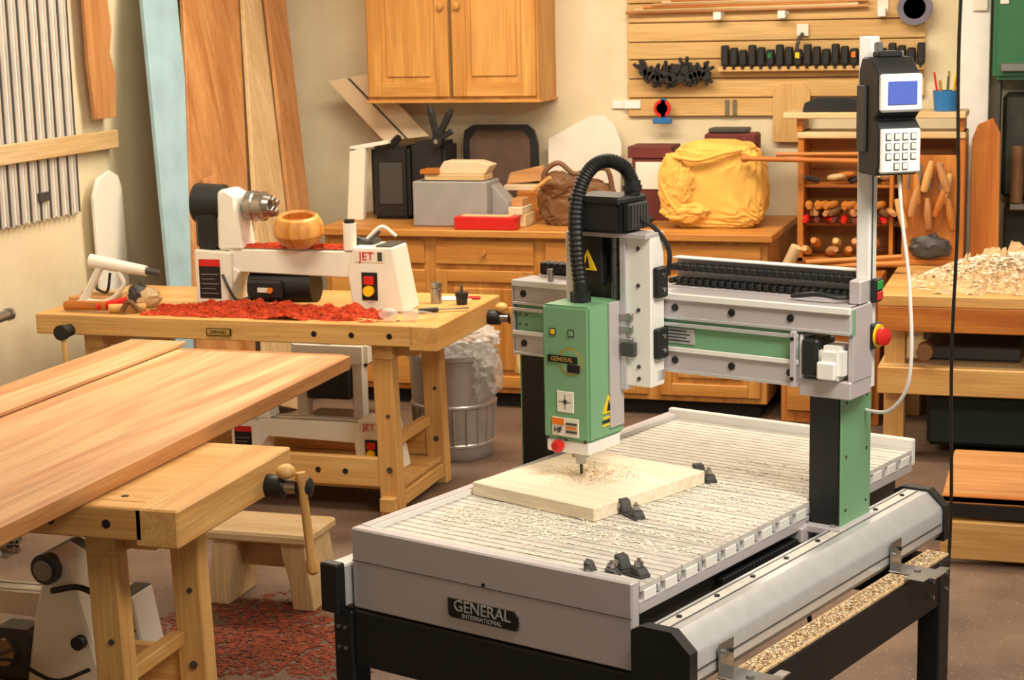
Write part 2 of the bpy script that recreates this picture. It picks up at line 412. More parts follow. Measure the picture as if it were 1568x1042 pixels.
s.box(.20,.248,.5425,.546,1.038,1.09,PAPER,.001)
for a in(0,1):s.box(.224-(.018 if a else .0006),.224+(.018 if a else .0006),.5415,.543,1.064-(.0006 if a else .018),1.064+(.0006 if a else .018),DGR,0)
s.cyl((.224,.5423,1.064),(.224,.5418,1.064),.006,DGR)
s.box(.184,.262,.5425,.546,.978,1.024,PAPER,.001);s.box(.186,.22,.541,.543,1.006,1.022,ORG,0);s.text('HF',.02,FACE(.203,.5405,.993),BLK)
for k in range(3):s.box(.226,.258,.5405,.542,.988+k*.010,.993+k*.010,ORG if k==1 else DGR,0)
s.prism([(.60,1.03),(.65,1.03),(.625,1.075)],'yz',.293,.296,YEL);s.prism([(.617,1.035),(.633,1.035),(.625,1.063)],'yz',.296,.297,BLK)
for k in range(3):s.box(.293,.2955,.60,.65,.998+k*.009,1.003+k*.009,YEL if k!=1 else BLK,0)
s.cyl((.225,.615,1.30),(.225,.615,1.325),.026,BLKP,seg=8);s.cyl((.225,.615,1.32),(.225,.615,1.35),.018,BLKP)
s.done()
B('corrugated_hose',cnc).tube([(.225,.615,1.34),(.212,.62,1.42),(.207,.625,1.51),(.214,.64,1.58),(.236,.66,1.625),(.265,.685,1.638),(.295,.71,1.62),(.31,.72,1.585)],.0165,BLKP,12,14,1).done()
p=B('pendant_post',cnc)
p.box(.841,.875,.845,.885,1.11,1.925,WHT,.003)
p.box(.874,.8765,.855,.860,1.12,1.91,DGR,0)
p.cyl((.858,.842,1.13),(.858,.845,1.13),.006,STL);p.cyl((.858,.842,1.2),(.858,.845,1.2),.006,STL)
p.box(.876,.89,.85,.888,1.315,1.37,BLKP,.003);p.box(.89,.894,.855,.883,1.345,1.365,plain('go_green',(30,150,60),.4),.002);p.box(.89,.894,.855,.883,1.32,1.34,RED,.002)
p.box(.876,.888,.845,.893,1.205,1.265,BLKP,.004);p.cyl((.888,.869,1.235),(.893,.869,1.235),.028,YEL);p.rev((.891,.869,1.235),(1,-.5,0),[(0,.010),(.008,.010),(.010,.021),(.020,.021),(.024,.014),(.025,0)],RED,20)
p.done()
pe=B('control_pendant',cnc,TR(.93,.825,1.618)@RZ(50))
prof=[(.055,.0),(-.035,0),(-.05,.02),(-.05,.105),(-.025,.125),(-.05,.145),(-.045,.225),(.0,.262),(.04,.262),(.055,.235)]
pe.prism([(a,b+.0) for a,b in prof],'yz',-.052,.052,BLKP,.004)
pe.box(-.03,.03,.0,.035,.26,.275,BLKP,.004)
pe.box(-.05,.05,-.060,-.042,.142,.226,WHT,.006);pe.box(-.035,.035,-.0625,-.058,.158,.210,LCD,.002)
pe.box(-.048,.048,-.058,-.042,.006,.105,WHT,.004)
for i in range(4):
    for j in range(4):
        if j==0 and i in(0,3):continue
        pe.box(-.038+i*.02,-.024+i*.02,-.0605,-.055,.014+j*.022,.030+j*.022,DGR,.001);pe.box(-.0365+i*.02,-.0255+i*.02,-.0618,-.059,.0155+j*.022,.0285+j*.022,PAPER,.001)
pe.cyl((-.02,.02,.27),(-.02,.02,.295),.008,STL);pe.box(-.06,-.052,.01,.05,.05,.2,DGR,.002)
pe.done()
B('pendant_cable',cnc).tube([(.955,.82,1.63),(.96,.83,1.52),(.975,.84,1.38),(.985,.84,1.22),(.97,.85,1.12),(.92,.87,1.06),(.86,.90,1.045),(.842,.91,1.045)],.0045,WHT).done()
wb=B('carving_blank',cnc);T=TR(.04,.405,0)@RZ(-6)
wb.box(0,.385,0,.43,.8365,.870,WP,.002,T)
wb.done()
k=B('hold_down_clamps',cnc)
def clamp(x,y,a,f=1.):
    T=TR(x,y,.8367)@RZ(a)@Matrix.Scale(f,4)
    k.box(-.045,.03,-.014,.014,.0,.006,DGR,.001,T)
    k.prism([(-.045,.006),(-.02,.006),(-.03,.03),(-.045,.034)],'xz',-.013,.013,DGR,.002,T)
    k.prism([(.0,.006),(.03,.006),(.02,.018),(.0,.022)],'xz',-.013,.013,DGR,.002,T)
    k.cyl((0.012,0,.0),(0.012,0,.036),.004,STL,seg=8,T=T);k.cyl((0.012,0,.02),(0.012,0,.03),.009,STL,seg=6,T=T);k.cyl((-.035,-.014,.02),(-.035,-.017,.02),.007,STL,seg=12,T=T)
clamp(.475,.45,-25,1.05);clamp(.455,.82,-30,1.05);clamp(.71,.085,-15,1.1);clamp(.665,.045,20,1.0)
k.done()
ch=B('wood_chips',cnc)
def slat():
    return .03+random.randrange(16)*w_+random.gauss(0,.005)
chips(ch,2600,lambda:random.triangular(.06,.75,.5),lambda:min(.95,max(.05,slat()*.62+.02)),.8372,.0055)
chips(ch,2200,lambda:random.uniform(.43,.75),lambda:.03+random.randrange(3,13)*w_+random.gauss(0,.012),.8372,.0058)
chips(ch,1500,lambda:random.uniform(.08,.45),lambda:random.gauss(.27,.05),.8372,.0058)
chips(ch,1600,lambda:random.gauss(.25,.05),lambda:random.gauss(.62,.05),.871,.003,SAW)
ch.done()

# ---------------------------------------------------------------- workbenches
def bench(name,x0,x1,y0,y1,z,lx):
    e=empty(name,TR(x1,y0,0));b=B('bench_frame',e,TR(-x1,-y0,0))
    b.box(x0,x1-.12,y0+.06,y1-.04,z-.045,z,BW['X'],.003)
    b.box(x0,x1-.1,y0,y0+.06,z-.085,z,BW['X'],.004)
    b.box(x0,x1-.1,y1-.05,y1,z-.10,z,BW['X'],.004)
    b.box(x1-.12,x1,y0-.0,y1,z-.1,z+.0005,BW['Y'],.005)
    b.box(x1-.26,x1-.12,y0+.1,y0+.38,z-.14,z-.045,BW['Y'],.004)
    for i in range(9):
        xx=x1-.2-.16*i;b.cyl((xx,y0-.001,z-.045),(xx,y0+.002,z-.045),.012,BLK if i<3 else BW['X'],seg=14)
        b.cyl((xx,y0+.1,z-.001),(xx,y0+.1,z+.0008),.010,DARK,seg=12)
    for yy in(y0+.09,y1-.16):
        for xx in(lx,x0+.25):
            b.plank((xx,yy,0),(xx-.02,yy,z-.085),(1,0,0),.085,.065,BW['Z'],.004)
            b.cyl((xx,yy-.033,.2),(xx,yy-.038,.2),.012,DGR,seg=12);b.cyl((xx,yy-.033,.42),(xx,yy-.036,.42),.008,DGR,seg=12)
    for xx in(lx,x0+.25):
        b.box(xx-.035,xx+.03,y0+.02,y1-.10,0.03,.09,BW['Y'],.004)
        b.box(xx-.05,xx+.03,y0+.05,y1-.1,z-.15,z-.09,BW['Y'],.004)
    b.box(x0+.28,lx-.03,y0+.075,y0+.11,.12,.24,BW['X'],.003);b.box(x0+.28,lx-.03,y1-.18,y1-.145,.12,.24,BW['X'],.003)
    for xx in(lx-.2,lx-.32):b.cyl((xx,y0+.073,.18),(xx,y0+.076,.18),.012,DARK,seg=12)
    b.box(x0+.2,lx+.02,y0+.115,y1-.185,.10,.12,BW['X'],.002)
    b.box(x1-.30,x1-.26,y0+.12,y1-.2,.26,.30,BW['Y'],.002)
    yv=y1-.16
    b.cyl((x1,yv,z-.07),(x1+.05,yv,z-.07),.032,BLKP);b.cyl((x1+.05,yv,z-.07),(x1+.09,yv,z-.07),.020,STL);b.rev((x1+.09,yv,z-.07),(1,0,0),[(0,.024),(.012,.030),(.035,.028),(.042,.015),(.043,0)],BLKP)
    b.rev((x1+.11,yv-.02,z-.04),(.10,-.02,-1),[(-.02,0),(-.018,.014),(0,.016),(.012,.012),(.22,.013),(.235,.018),(.26,.018),(.268,.010),(.269,0)],BW['Z'],16)
    b.blob((x1+.06,yv-.01,z-.025),(.028,.028,.022),BW['Z'],0,1,0,2)
    xv=x0+.16
    b.cyl((xv,y0-.05,z-.065),(xv,y0,z-.065),.026,BLKP);b.cyl((xv,y0-.075,z-.065),(xv,y0-.05,z-.065),.032,BLKP)
    b.rev((xv,y0-.06,z-.04),(.08,0,-1),[(0,.012),(.02,.010),(.2,.012),(.21,.018),(.23,.018),(.236,0)],BW['Z'],14)
    b.done();return e
lbz=.80
bench('workbench',-4.12,-2.34,6.42,7.22,lbz,-2.58)
bench('workbench',-3.75,-2.09,3.82,4.5,lbz,-2.33)
B('bench_maker_plate').box(-3.33,-3.22,6.412,6.4195,.735,.765,BLK,.002).box(-3.325,-3.225,6.4105,6.413,.738,.762,BRASS,.001).text('LERVAD',.02,FACE(-3.275,6.41,.75),BLK).done()
tb=B('tabletop_slab')
for i in range(5):
    xa=-3.2+i*.166;tb.box(xa,xa+.1657,2.3,5.55,.802,.85,TW['Y'],.0008)
tb.box(-2.37,-2.345,2.3,5.56,.802,.8515,RW['Y'],.004);tb.box(-3.2,-2.37,5.55,5.575,.802,.8515,RW['X'],.003)
tb.done()
B('narrow_board').box(-3.22,-3.0,3.4,5.62,.8525,.868,TW['Y'],.003).done()
b=B('belt_sander_machine');T=TR(.19,.21,0)
b.prism([(-3.02,.122),(-2.74,.122),(-2.78,.20),(-2.86,.50),(-2.92,.53),(-2.98,.32)],'xz',4.02,4.14,IVORY,.008,T)
b.cyl((-2.92,4.0,.48),(-2.92,4.18,.48),.045,DGR,T=T);b.cyl((-2.92,3.99,.48),(-2.92,4.0,.48),.03,STL,T=T);b.box(-3.14,-3.0,4.02,4.14,.122,.28,DGR,.02,T)
b.tube([(-2.71,4.21,.42),(-2.61,4.2,.44),(-2.53,4.21,.39),(-2.47,4.23,.31)],.009,BLKP);b.cyl((-2.83,4.02,.27),(-2.83,3.995,.27),.02,BLKP,T=T);b.cyl((-3.08,4.02,.22),(-3.08,4.0,.22),.04,STL,T=T)
b.tube([(-2.6,4.2,.2),(-2.7,4.17,.17),(-2.85,4.17,.22),(-3.0,4.18,.16)],.006,BLKP);b.done()

# ---------------------------------------------------------------- mini lathe
def lathe(M,full=True):
    b=B('mini_lathe',None,M)
    b.prism([(0.0,0),(.15,0),(.17,.09),(.17,.235),(.0,.245)],'xz',-.09,.09,IVORY,.006)
    b.prism([(.15,.15),(.74,.135),(.74,.245),(.15,.245)],'xz',-.06,.06,IVORY,.004)
    b.prism([(.165,.09),(.20,.15),(.165,.17)],'xz',-.07,.07,IVORY,.003)
    b.prism([(.72,.0),(.955,.0),(.905,.27),(.73,.27),(.70,.16)],'xz',-.085,.085,IVORY,.008)
    b.box(.17,.72,-.045,-.025,.243,.25,STL,.001);b.box(.17,.72,.025,.045,.243,.25,STL,.001)
    b.box(.83,.90,-.08,.08,.268,.275,DGR,.002)
    b.prism([(.10,.24),(.22,.24),(.20,.38),(.195,.47),(.14,.50),(.105,.48)],'xz',-.07,.07,IVORY,.012)
    b.cyl((-.015,0,.43),(.11,0,.43),.085,BLKP,r2=.08,seg=28);b.cyl((-.03,0,.43),(-.015,0,.43),.045,DGR);b.box(0,.10,-.08,.02,.24,.40,BLKP,.02)
    b.rev((.20,0,.42),(1,0,0),[(0,.03),(.02,.03),(.022,.062),(.055,.066),(.06,.06),(.10,.062),(.105,.050),(.13,.046),(.13,.0)],STL,28)
    for k in range(4):
        a=k*math.pi/2+.5;b.box(.30,.35,-.013,.013,.014,.044,STL,.003,TR(0,0,.42)@RX(math.degrees(a)))
    b.box(.02,.12,-.0925,-.09,.04,.20,BLK,.001);b.box(.02,.12,-.093,-.0905,.175,.205,RED,.001)
    for q in range(5):b.box(.03,.11-.015*(q%2),-.0935,-.0925,.06+q*.02,.063+q*.02,ZIND,0)
    b.box(.735,.87,-.088,-.085,.205,.255,PAPER,.001);b.text('JET',.048,FACE(.79,-.089,.23),RED,.002);b.box(.84,.86,-.0895,-.088,.212,.248,DGR,0)
    b.box(.765,.835,-.089,-.085,.05,.165,BLKP,.003);b.cyl((.80,-.089,.09),(.80,-.11,.09),.022,YEL,seg=18);b.box(.778,.822,-.10,-.088,.115,.15,RED,.003)
    if full:
        b.cyl((.23,.0,.08),(.52,.0,.09),.07,BLKP,seg=24);b.box(.24,.4,-.09,-.04,.04,.12,BLKP,.01);b.box(.29,.34,-.093,-.089,.07,.09,PAPER,.001)
        b.cyl((.35,-.1,.08),(.35,-.09,.08),.012,ORG);b.tube([(.13,-.09,.14),(.16,-.11,.1),(.2,-.11,.04),(.26,-.09,.05)],.006,BLKP)
        b.cyl((.70,-.04,.25),(.70,-.04,.36),.028,IVORY);b.cyl((.70,-.04,.36),(.70,-.04,.375),.022,BLKP)
        b.tube([(.72,-.02,.30),(.78,-.03,.285),(.84,-.05,.33)],.007,DGR);b.box(.67,.80,-.03,.06,.25,.29,DGR,.006)
        b.tube([(.76,.0,.29),(.82,.02,.34),(.88,.03,.30)],.007,IVORY)
    return b.done()
lathe(TR(-3.51,6.78,lbz)@Matrix.Diagonal((.98,1,1,1)))
lathe(TR(-3.40,6.80,.122)@Matrix.Scale(.8,4),False)
lathe(TR(-3.50,4.82,.002)@Matrix.Scale(.8,4),False)
bw=B('turned_bowl')
bw.rev((-3.04,6.72,1.06),(.06,-.18,1),[(0,.03),(.006,.055),(.03,.086),(.065,.104),(.10,.102),(.13,.085),(.138,.072),(.128,.066),(.10,.078),(.05,.07),(.02,.03),(.018,0)],wood('bowl_wood',(232,174,92),(196,124,50),'Z',sc=1.3,dist=2.5),36);bw.done()
def mound(name,cx,cy,rx,ry,h,z,mt,n=44,seed=1,crumbs=0,cm=None,holes=0.,cs=.006,rag=.35):
    b=B(name);vs=[];fs=[]
    for i in range(n+1):
        for j in range(n+1):
            u=-1+2*i/n;v=-1+2*j/n;d=math.sqrt(u*u+v*v)
            e=1+rag*noise.noise(V((u*2,v*2,seed)))+rag*.8*noise.noise(V((u*6,v*6,seed+8)));k=max(0,1-(d/max(e,.2))**2)
            hh=h*k*(.4+1.3*abs(noise.noise(V((u*5,v*5,seed+3)))))+h*.3*noise.noise(V((u*19,v*19,seed)))*min(1,k*3)
            vs.append((cx+u*rx,cy+v*ry,z+max(.0005,hh) if k>0 else z+.0004))
    for i in range(n):
        for j in range(n):
            q=[i*(n+1)+j,(i+1)*(n+1)+j,(i+1)*(n+1)+j+1,i*(n+1)+j+1]
            if holes and noise.noise(V((i*.35,j*.35,seed)))+.6*random.uniform(-.5,.5)+.5*(1-math.hypot(i/n*2-1,j/n*2-1))<holes:continue
            if max(vs[t][2] for t in q)>z+.0006:fs.append(q)
    b.raw(vs,fs,mt)
    if crumbs:
        chips(b,crumbs,lambda:random.gauss(cx,rx*.5),lambda:random.gauss(cy,ry*.5),lambda x,y:z+h*.9*max(0,1-((x-cx)/rx)**2-((y-cy)/ry)**2),cs,cm or mt,ok=lambda x,y:abs(x-cx)<rx and abs(y-cy)<ry)
    return b.done()
mound('red_sawdust_pile',-3.13,6.575,.52,.125,.05,lbz+.001,REDD,80,2,1200,cs=.008,rag=.9)
mound('red_sawdust_on_bed',-3.08,6.78,.40,.06,.02,1.0505,REDD,60,5,150,cs=.004)
mound('red_sawdust_on_floor',-2.45,5.05,.5,.5,.003,.001,REDF,120,9,2500,holes=.12,cs=.006,rag=.6)
h=B('glue_gun');h.tube([(-4.0,6.6,.825),(-3.95,6.6,.90),(-3.9,6.6,.985)],.018,IVORY);h.cyl((-3.95,6.6,1.0),(-3.70,6.62,.96),.030,IVORY,r2=.022);h.cyl((-3.70,6.62,.96),(-3.64,6.63,.95),.014,DGR);h.tube([(-3.99,6.6,.83),(-3.88,6.6,.83),(-3.80,6.6,.9),(-3.82,6.6,.955)],.010,IVORY);h.box(-4.03,-3.93,6.57,6.63,.8015,.83,IVORY,.008);h.tube([(-3.93,6.6,.88),(-3.88,6.6,.87),(-3.86,6.6,.95)],.006,BLKP);h.done()
h=B('hand_tool_pile')
h.cyl((-4.02,6.50,.824),(-3.82,6.49,.83),.02,OW['X']);h.cyl((-3.86,6.48,.825),(-3.74,6.52,.85),.016,RED);h.cyl((-3.80,6.47,.822),(-3.66,6.53,.822),.018,BW['X']);h.tube([(-3.74,6.47,.815),(-3.71,6.48,.85),(-3.67,6.49,.815)],.011,LEA);h.blob((-3.72,6.66,.84),(.06,.05,.045),PW['X'],.2,2,2,3,.802);h.blob((-3.76,6.65,.85),(.05,.04,.05),DGR,.3,2,4,3,.802);h.done()
B('scrap_wood').box(-4.08,-3.88,6.72,6.79,.8015,.85,PW['X'],.003).box(-4.1,-3.9,6.65,6.71,.8015,.835,RW['X'],.004).done()
B('storage_jar').rev((-2.54,6.97,lbz+.001),(0,0,1),[(0,.024),(.06,.024),(.065,.02),(.066,.026),(.085,.026),(.085,0)],STL).done()
B('small_pot').rev((-2.42,6.95,lbz+.001),(0,0,1),[(0,.022),(.035,.026),(.036,.028),(.05,.028),(.05,0)],BLKP).cyl((-2.42,6.95,.85),(-2.42,6.95,.88),.006,DGR).done()
B('chisel').cyl((-2.52,6.70,.812),(-2.45,6.74,.812),.010,BLKP).box(-.07,.07,-.008,.008,-.002,.002,STL,.001,TR(-2.40,6.77,.812)@RZ(28)).done()
B('bench_papers').box(-.08,.08,-.05,.05,0,.003,PAPER,.0005,TR(-2.50,7.08,.8015)@RZ(10)).box(-.05,.03,-.03,.03,0.003,.006,RED,.0005,TR(-2.42,7.10,.8015)@RZ(15)).done()
B('safety_glasses').blob((-2.57,6.50,.828),(.04,.022,.026),CLR,.1,2,1,3,.802).blob((-2.49,6.53,.828),(.038,.022,.025),CLR,.1,2,2,3,.802).tube([(-2.48,6.53,.84),(-2.42,6.56,.83),(-2.40,6.6,.81)],.004,CLR).done()
B('chrome_pipe').cyl((-4.22,5.5,.77),(-4.22,6.37,.80),.022,STL).cyl((-4.22,6.37,.80),(-4.22,6.39,.80),.027,STL).box(-4.3495,-4.2,5.9,5.93,.75,.81,DGR,.003).box(-4.24,-4.2,5.9,5.94,.0,.76,DGR,.003).done()

# ---------------------------------------------------------------- left wall items
sh=B('metal_slat_rack')
for i in range(32):
    y=5.9+i*.04;sh.prism([(y,1.13+.004*(i%3)),(y+.018,1.13),(y+.018,2.6),(y,2.6)],'yz',-4.345,-4.325,ZINC,.002);sh.box(-4.345,-4.338,y+.018,y+.04,1.15,2.6,ZIND,.001)
    sh.cyl((-4.33,y+.029,1.14),(-4.33,y+.029,2.6),.006,[WHT,DGR][i%2],seg=8)
sh.box(-4.325,-4.31,6.82,6.9,1.22,1.26,DGR,.003)
sh.done()
B('wall_rail_board').box(-4.32,-4.295,5.4,7.5,1.405,1.49,PW['Y'],.004).done()
lb=B('leaning_lumber')
def lean(yb,yt,w,mt,xb=-3.72,zt=2.75,t=.022,off=0):
    lb.plank((xb,yb,.005+w*.12),(-4.32+off+t*.5,yt,zt),(0,1,0),w,t,mt)
lean(6.98+.35,7.93,.33,BLUEB,-3.86)
lean(7.58,8.55,.58,RW['Z'],-3.84)
lean(8.10,9.02,.36,PW['Z'],-3.80,2.75,.022,.03)
lean(8.52,9.05,.24,RW['Z'],-3.78,2.75,.02,.08)
lb.plank((-3.955,7.86,1.02),(-4.01,7.84,1.24),(0,1,0),.16,.012,RW['X'])
lb.done()
B('pale_leaning_panel').prism([(7.26,0),(7.52,0),(7.48,1.22),(7.45,1.28),(7.38,1.31),(7.27,1.28),(7.22,1.20)],'yz',-4.30,-4.282,IVORY,.003,).done()
B('pale_offcut').prism([(7.28,1.55),(7.46,1.55),(7.48,1.75),(7.44,1.85),(7.47,1.95),(7.42,2.3),(7.24,2.3),(7.25,1.8)],'yz',-4.30,-4.28,RW['Z'],.002).done()

# ---------------------------------------------------------------- back cabinets
cb=B('base_cabinets')
cx=[-3.70,-3.12,-2.54,-1.96,-1.40]
cb.box(-3.70,-1.40,8.50,9.28,.08,.88,CW['Z'],.002)
cb.box(-3.74,-1.37,8.46,9.29,.88,.918,CW['X'],.005)
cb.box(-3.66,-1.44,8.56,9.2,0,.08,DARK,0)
def door(a,b_,z0,z1,y,M_,o,f=.06):
    o.box(a,a+f,y-.018,y,z0,z1,M_['Z'],.003);o.box(b_-f,b_,y-.018,y,z0,z1,M_['Z'],.003);o.box(a+f,b_-f,y-.018,y,z0,z0+f,M_['X'],.003);o.box(a+f,b_-f,y-.018,y,z1-f,z1,M_['X'],.003)
    o.box(a+f,b_-f,y-.006,y,z0+f,z1-f,M_['Z'],0);o.box(a+f+.03,b_-f-.03,y-.016,y-.004,z0+f+.03,z1-f-.03,M_['Z'],.009)
for i in range(4):
    a,b_=cx[i]+.03,cx[i+1]-.03
    cb.box(a,b_,8.484,8.50,.74,.86,CW['X'],.006)
    if i==0:
        cb.box(a,b_,8.484,8.5,.56,.71,CW['X'],.006);cb.box(a,b_,8.484,8.5,.34,.53,CW['X'],.006);cb.box(a,b_,8.484,8.5,.11,.31,CW['X'],.006)
    else: door(a,b_,.11,.71,8.50,CW,cb)
    cb.cyl(((a+b_)/2,8.484,.80),((a+b_)/2,8.464,.80),.012,CW['X'])
cb.done()
uc=B('wall_cabinet')
uc.box(-3.62,-2.67,8.97,9.298,1.54,2.4,UW['Z'],.003)
door(-3.61,-3.155,1.56,2.38,8.97,UW,uc,.075);door(-3.135,-2.68,1.56,2.38,8.97,UW,uc,.075)
uc.box(-3.152,-3.138,8.966,8.97,1.55,2.39,GROOVE,0)
for x in(-3.19,-3.10):uc.rev((x,8.952,2.03),(0,-1,0),[(0,.008),(.012,.008),(.016,.018),(.026,.018),(.03,0)],UW['X'],14)
uc.box(-3.63,-2.66,8.955,9.295,1.527,1.542,UW['X'],.003)
uc.done()
sl=B('slat_tool_wall')
zs=[1.53,1.63,1.73,1.82,1.92,2.02,2.12,2.22,2.32,2.42]
for i in range(len(zs)-1):sl.box(-2.27,-.74,9.275,9.297,zs[i]+.003,zs[i+1]-.003,SW['X'],.003)
sl.box(-2.27,-1.48,9.275,9.297,1.435,1.526,SW['X'],.003)
sl.box(-2.26,-.75,9.285,9.2985,1.52,2.42,GROOVE,0)
sl.done()
sc=B('spring_clamps')
for i in range(16):
    x=-2.17+i*.022;z=1.66+random.uniform(-.03,.03);a=random.uniform(-70,70)
    T=TR(x,9.22,z)@RY(a)
    sc.box(-.008,.008,-.015,.015,-.05,.07,BLKP,.004,T);sc.box(-.008,.008,-.015,.015,-.05,.07,BLKP,.004,T@RY(35));sc.cyl((0,-.02,0),(0,.02,0),.022,BLKP,seg=12,T=T)
sc.box(-2.15,-1.84,9.21,9.2745,1.655,1.67,BLKP,.003)
sc.done()
cr=B('bar_clamp_heads')
cr.box(-1.78,-.74,9.215,9.274,1.665,1.69,SW['X'],.003)
for i in range(22):
    x=-1.76+i*.047;cr.box(x,x+.038,9.2,9.25,1.695,1.80-.012*(i%3),BLKP,.006);cr.cyl((x+.017,9.21,1.70),(x+.017,9.21,1.68),.008,BLKP)
    if i in(5,8,14,17,19):cr.box(x+.006,x+.028,9.192,9.2,1.73,1.76,[YEL,DGRN,ORG,PAPER][i%4],.003)
cr.done()
sk=B('long_dowels_on_hooks')
for i in range(6):sk.cyl((-2.27+.05*i,9.24-.006*i,1.975+.012*i),(-1.02-.05*(i%3),9.245,1.985+.01*i),.009,[RW,PW,OW][i%3]['X'],seg=8)
for x in(-1.78,-1.45,-.95):
    sk.box(x-.02,x+.02,9.20,9.274,1.93,1.97,WHT,.003);sk.box(x-.028,x+.028,9.265,9.274,1.95,2.06,PAPER,.002)
sk.done()
B('tape_roll').rev((-.79,9.21,1.97),(0,1,0),[(0,.055),(0,.085),(.05,.085),(.05,.055),(0,.055)],plain('tape_grey',(110,104,120),.5),28).cyl((-.79,9.21,2.02),(-.79,9.274,2.02),.006,STL).done()
B('wall_hook').box(-1.38,-1.32,9.255,9.274,1.84,1.9,PAPER,.002).tube([(-1.35,9.25,1.85),(-1.36,9.2,1.82),(-1.37,9.2,1.77),(-1.35,9.21,1.74)],.01,DGR).done()
B('corner_clamp').rev((-2.07,9.2,1.48),(0,1,0),[(0,.03),(0,.045),(.02,.045),(.02,.03),(0,.03)],RED,20).box(-2.12,-2.02,9.2,9.22,1.40,1.43,BLUE,.004).box(-2.08,-2.05,9.2,9.23,1.43,1.53,BLUE,.004).cyl((-2.07,9.22,1.5),(-2.07,9.274,1.5),.005,STL).done()
B('metal_hinge_set').box(-1.75,-1.73,9.262,9.2745,1.44,1.52,STL,.002).box(-1.71,-1.69,9.262,9.2745,1.44,1.52,STL,.002).done()
B('light_switch').box(-2.36,-2.29,9.285,9.299,1.475,1.515,WHT,.003).box(-2.29,-2.2,9.265,9.274,1.475,1.52,WHT,.003).done()

# ---------------------------------------------------------------- counter clutter (top z .918)
Z=.919
B('black_equipment_case').box(-3.58,-3.36,8.86,9.08,Z,1.31,BLKP,.02,seg=2).box(-3.35,-3.16,8.86,9.08,Z,1.33,BLKP,.02,seg=2).box(-3.53,-3.40,8.855,8.865,1.0,1.22,DGR,.003).cyl((-3.47,8.86,1.30),(-3.47,9.0,1.34),.02,BLKP).done()
B('foam_frame').prism([(-3.70,Z),(-3.61,Z),(-3.58,1.30),(-3.67,1.30)],'xz',8.80,8.84,IVORY,.003).prism([(-3.67,1.285),(-3.45,1.325),(-3.45,1.345),(-3.67,1.31)],'xz',8.80,8.84,IVORY,.002).done()
B('offcut_boards').prism([(-3.92,1.64),(-3.66,1.68),(-3.34,1.34),(-3.60,1.315)],'xz',9.12,9.14,MDF,.002).prism([(-3.80,1.655),(-3.785,1.657),(-3.46,1.33),(-3.475,1.33)],'xz',9.118,9.1205,DGR).done()
B('grey_storage_box').box(-3.24,-2.84,8.58,8.80,Z,1.15,GREYBOX,.006).box(-3.20,-2.88,8.60,8.78,1.149,1.151,DGR,0).prism([(-2.84,Z),(-2.74,Z),(-2.74,1.02),(-2.84,1.13)],'xz',8.66,8.80,GREYBOX,.003).done()
b=B('offcut_pile');b.box(-3.18,-2.86,8.6,8.75,1.153,1.185,PW['X'],.004);b.prism([(-3.12,1.186),(-2.86,1.186),(-2.83,1.23),(-2.9,1.25),(-3.08,1.25)],'xz',8.62,8.74,MDF,.003)
b.box(-3.2,-3.1,8.59,8.7,1.186,1.21,OW['X'],.003);b.done()
b=B('offcut_pile');b.box(-2.78,-2.66,8.9,9.05,Z,1.07,OW['X'],.003);b.box(-2.86,-2.64,8.93,9.05,1.071,1.10,MDF,.003);b.prism([(-2.86,1.1),(-2.66,1.12),(-2.66,1.2),(-2.84,1.16)],'xz',8.98,9.02,RW['X'],.002);b.box(-2.73,-2.65,8.62,8.8,Z,.98,PW['Y'],.003);b.box(-2.735,-2.66,8.60,8.78,.981,1.02,MDF,.003);b.box(-2.73,-2.67,8.64,8.76,1.021,1.06,RW['Y'],.003);b.done()
b=B('black_arch_panel');b.prism([(-3.16,Z),(-2.74,Z),(-2.74,1.30),(-2.76,1.37),(-2.80,1.40),(-3.10,1.40),(-3.15,1.37),(-3.16,1.30)],'xz',9.16,9.19,BLKP,.003);b.prism([(-3.12,1.0),(-2.78,1.0),(-2.78,1.32),(-2.82,1.37),(-3.08,1.37),(-3.12,1.32)],'xz',9.154,9.161,plain('mesh_brown',(92,70,56),.8,var=.2),.001);b.done()
B('red_tray').box(-2.98,-2.66,8.47,8.57,Z,.985,RED,.004).box(-2.95,-2.69,8.49,8.55,.975,.99,PW['X'],.002).done()
b=B('garden_shears')
for a in(-12,28):
    T=TR(-3.19,8.84,1.345)@RY(a)
    b.box(-.018,.018,-.012,.012,0.0,.16,BLKP,.008,T);b.cyl((0,0,.14),(0,0,.18),.016,BLKP,r2=.01,T=T)
b.box(-.015,.015,-.008,.008,-.02,.10,BLKP,.005,TR(-3.19,8.835,1.34)@RY(60));b.cyl((-3.19,8.82,1.335),(-3.19,8.86,1.335),.03,BLKP);b.cyl((-3.19,8.815,1.335),(-3.19,8.82,1.335),.012,STL);b.done()
B('cardboard_sheet').prism([(-2.70,Z),(-2.30,Z),(-2.29,1.30),(-2.33,1.40),(-2.39,1.445),(-2.46,1.44),(-2.58,1.38),(-2.69,1.32)],'xz',9.20,9.21,PAPER,.001).done()
b=B('leather_tool_bag');b.blob((-2.42,8.78,1.02),(.19,.10,.13),LEA,.12,1.6,3,5,Z+.001,sq=.7,fold=.12);b.blob((-2.49,8.74,1.12),(.11,.07,.07),LEA,.2,1.8,6,4,fold=.12);b.tube([(-2.58,8.72,1.10),(-2.57,8.72,1.19),(-2.50,8.73,1.235),(-2.42,8.73,1.18),(-2.34,8.73,1.2),(-2.25,8.74,1.2),(-2.22,8.74,1.08)],.013,LEA,10);b.cyl((-2.62,8.66,1.10),(-2.52,8.64,1.17),.010,BW['X']);b.done()
B('parts_carton').box(-2.18,-1.98,8.98,9.18,Z,1.24,MAROON,.003).box(-2.16,-2.0,8.974,8.981,1.08,1.22,PAPER,.001).box(-2.20,-1.97,8.97,9.19,1.24,1.30,MAROON,.003).done()
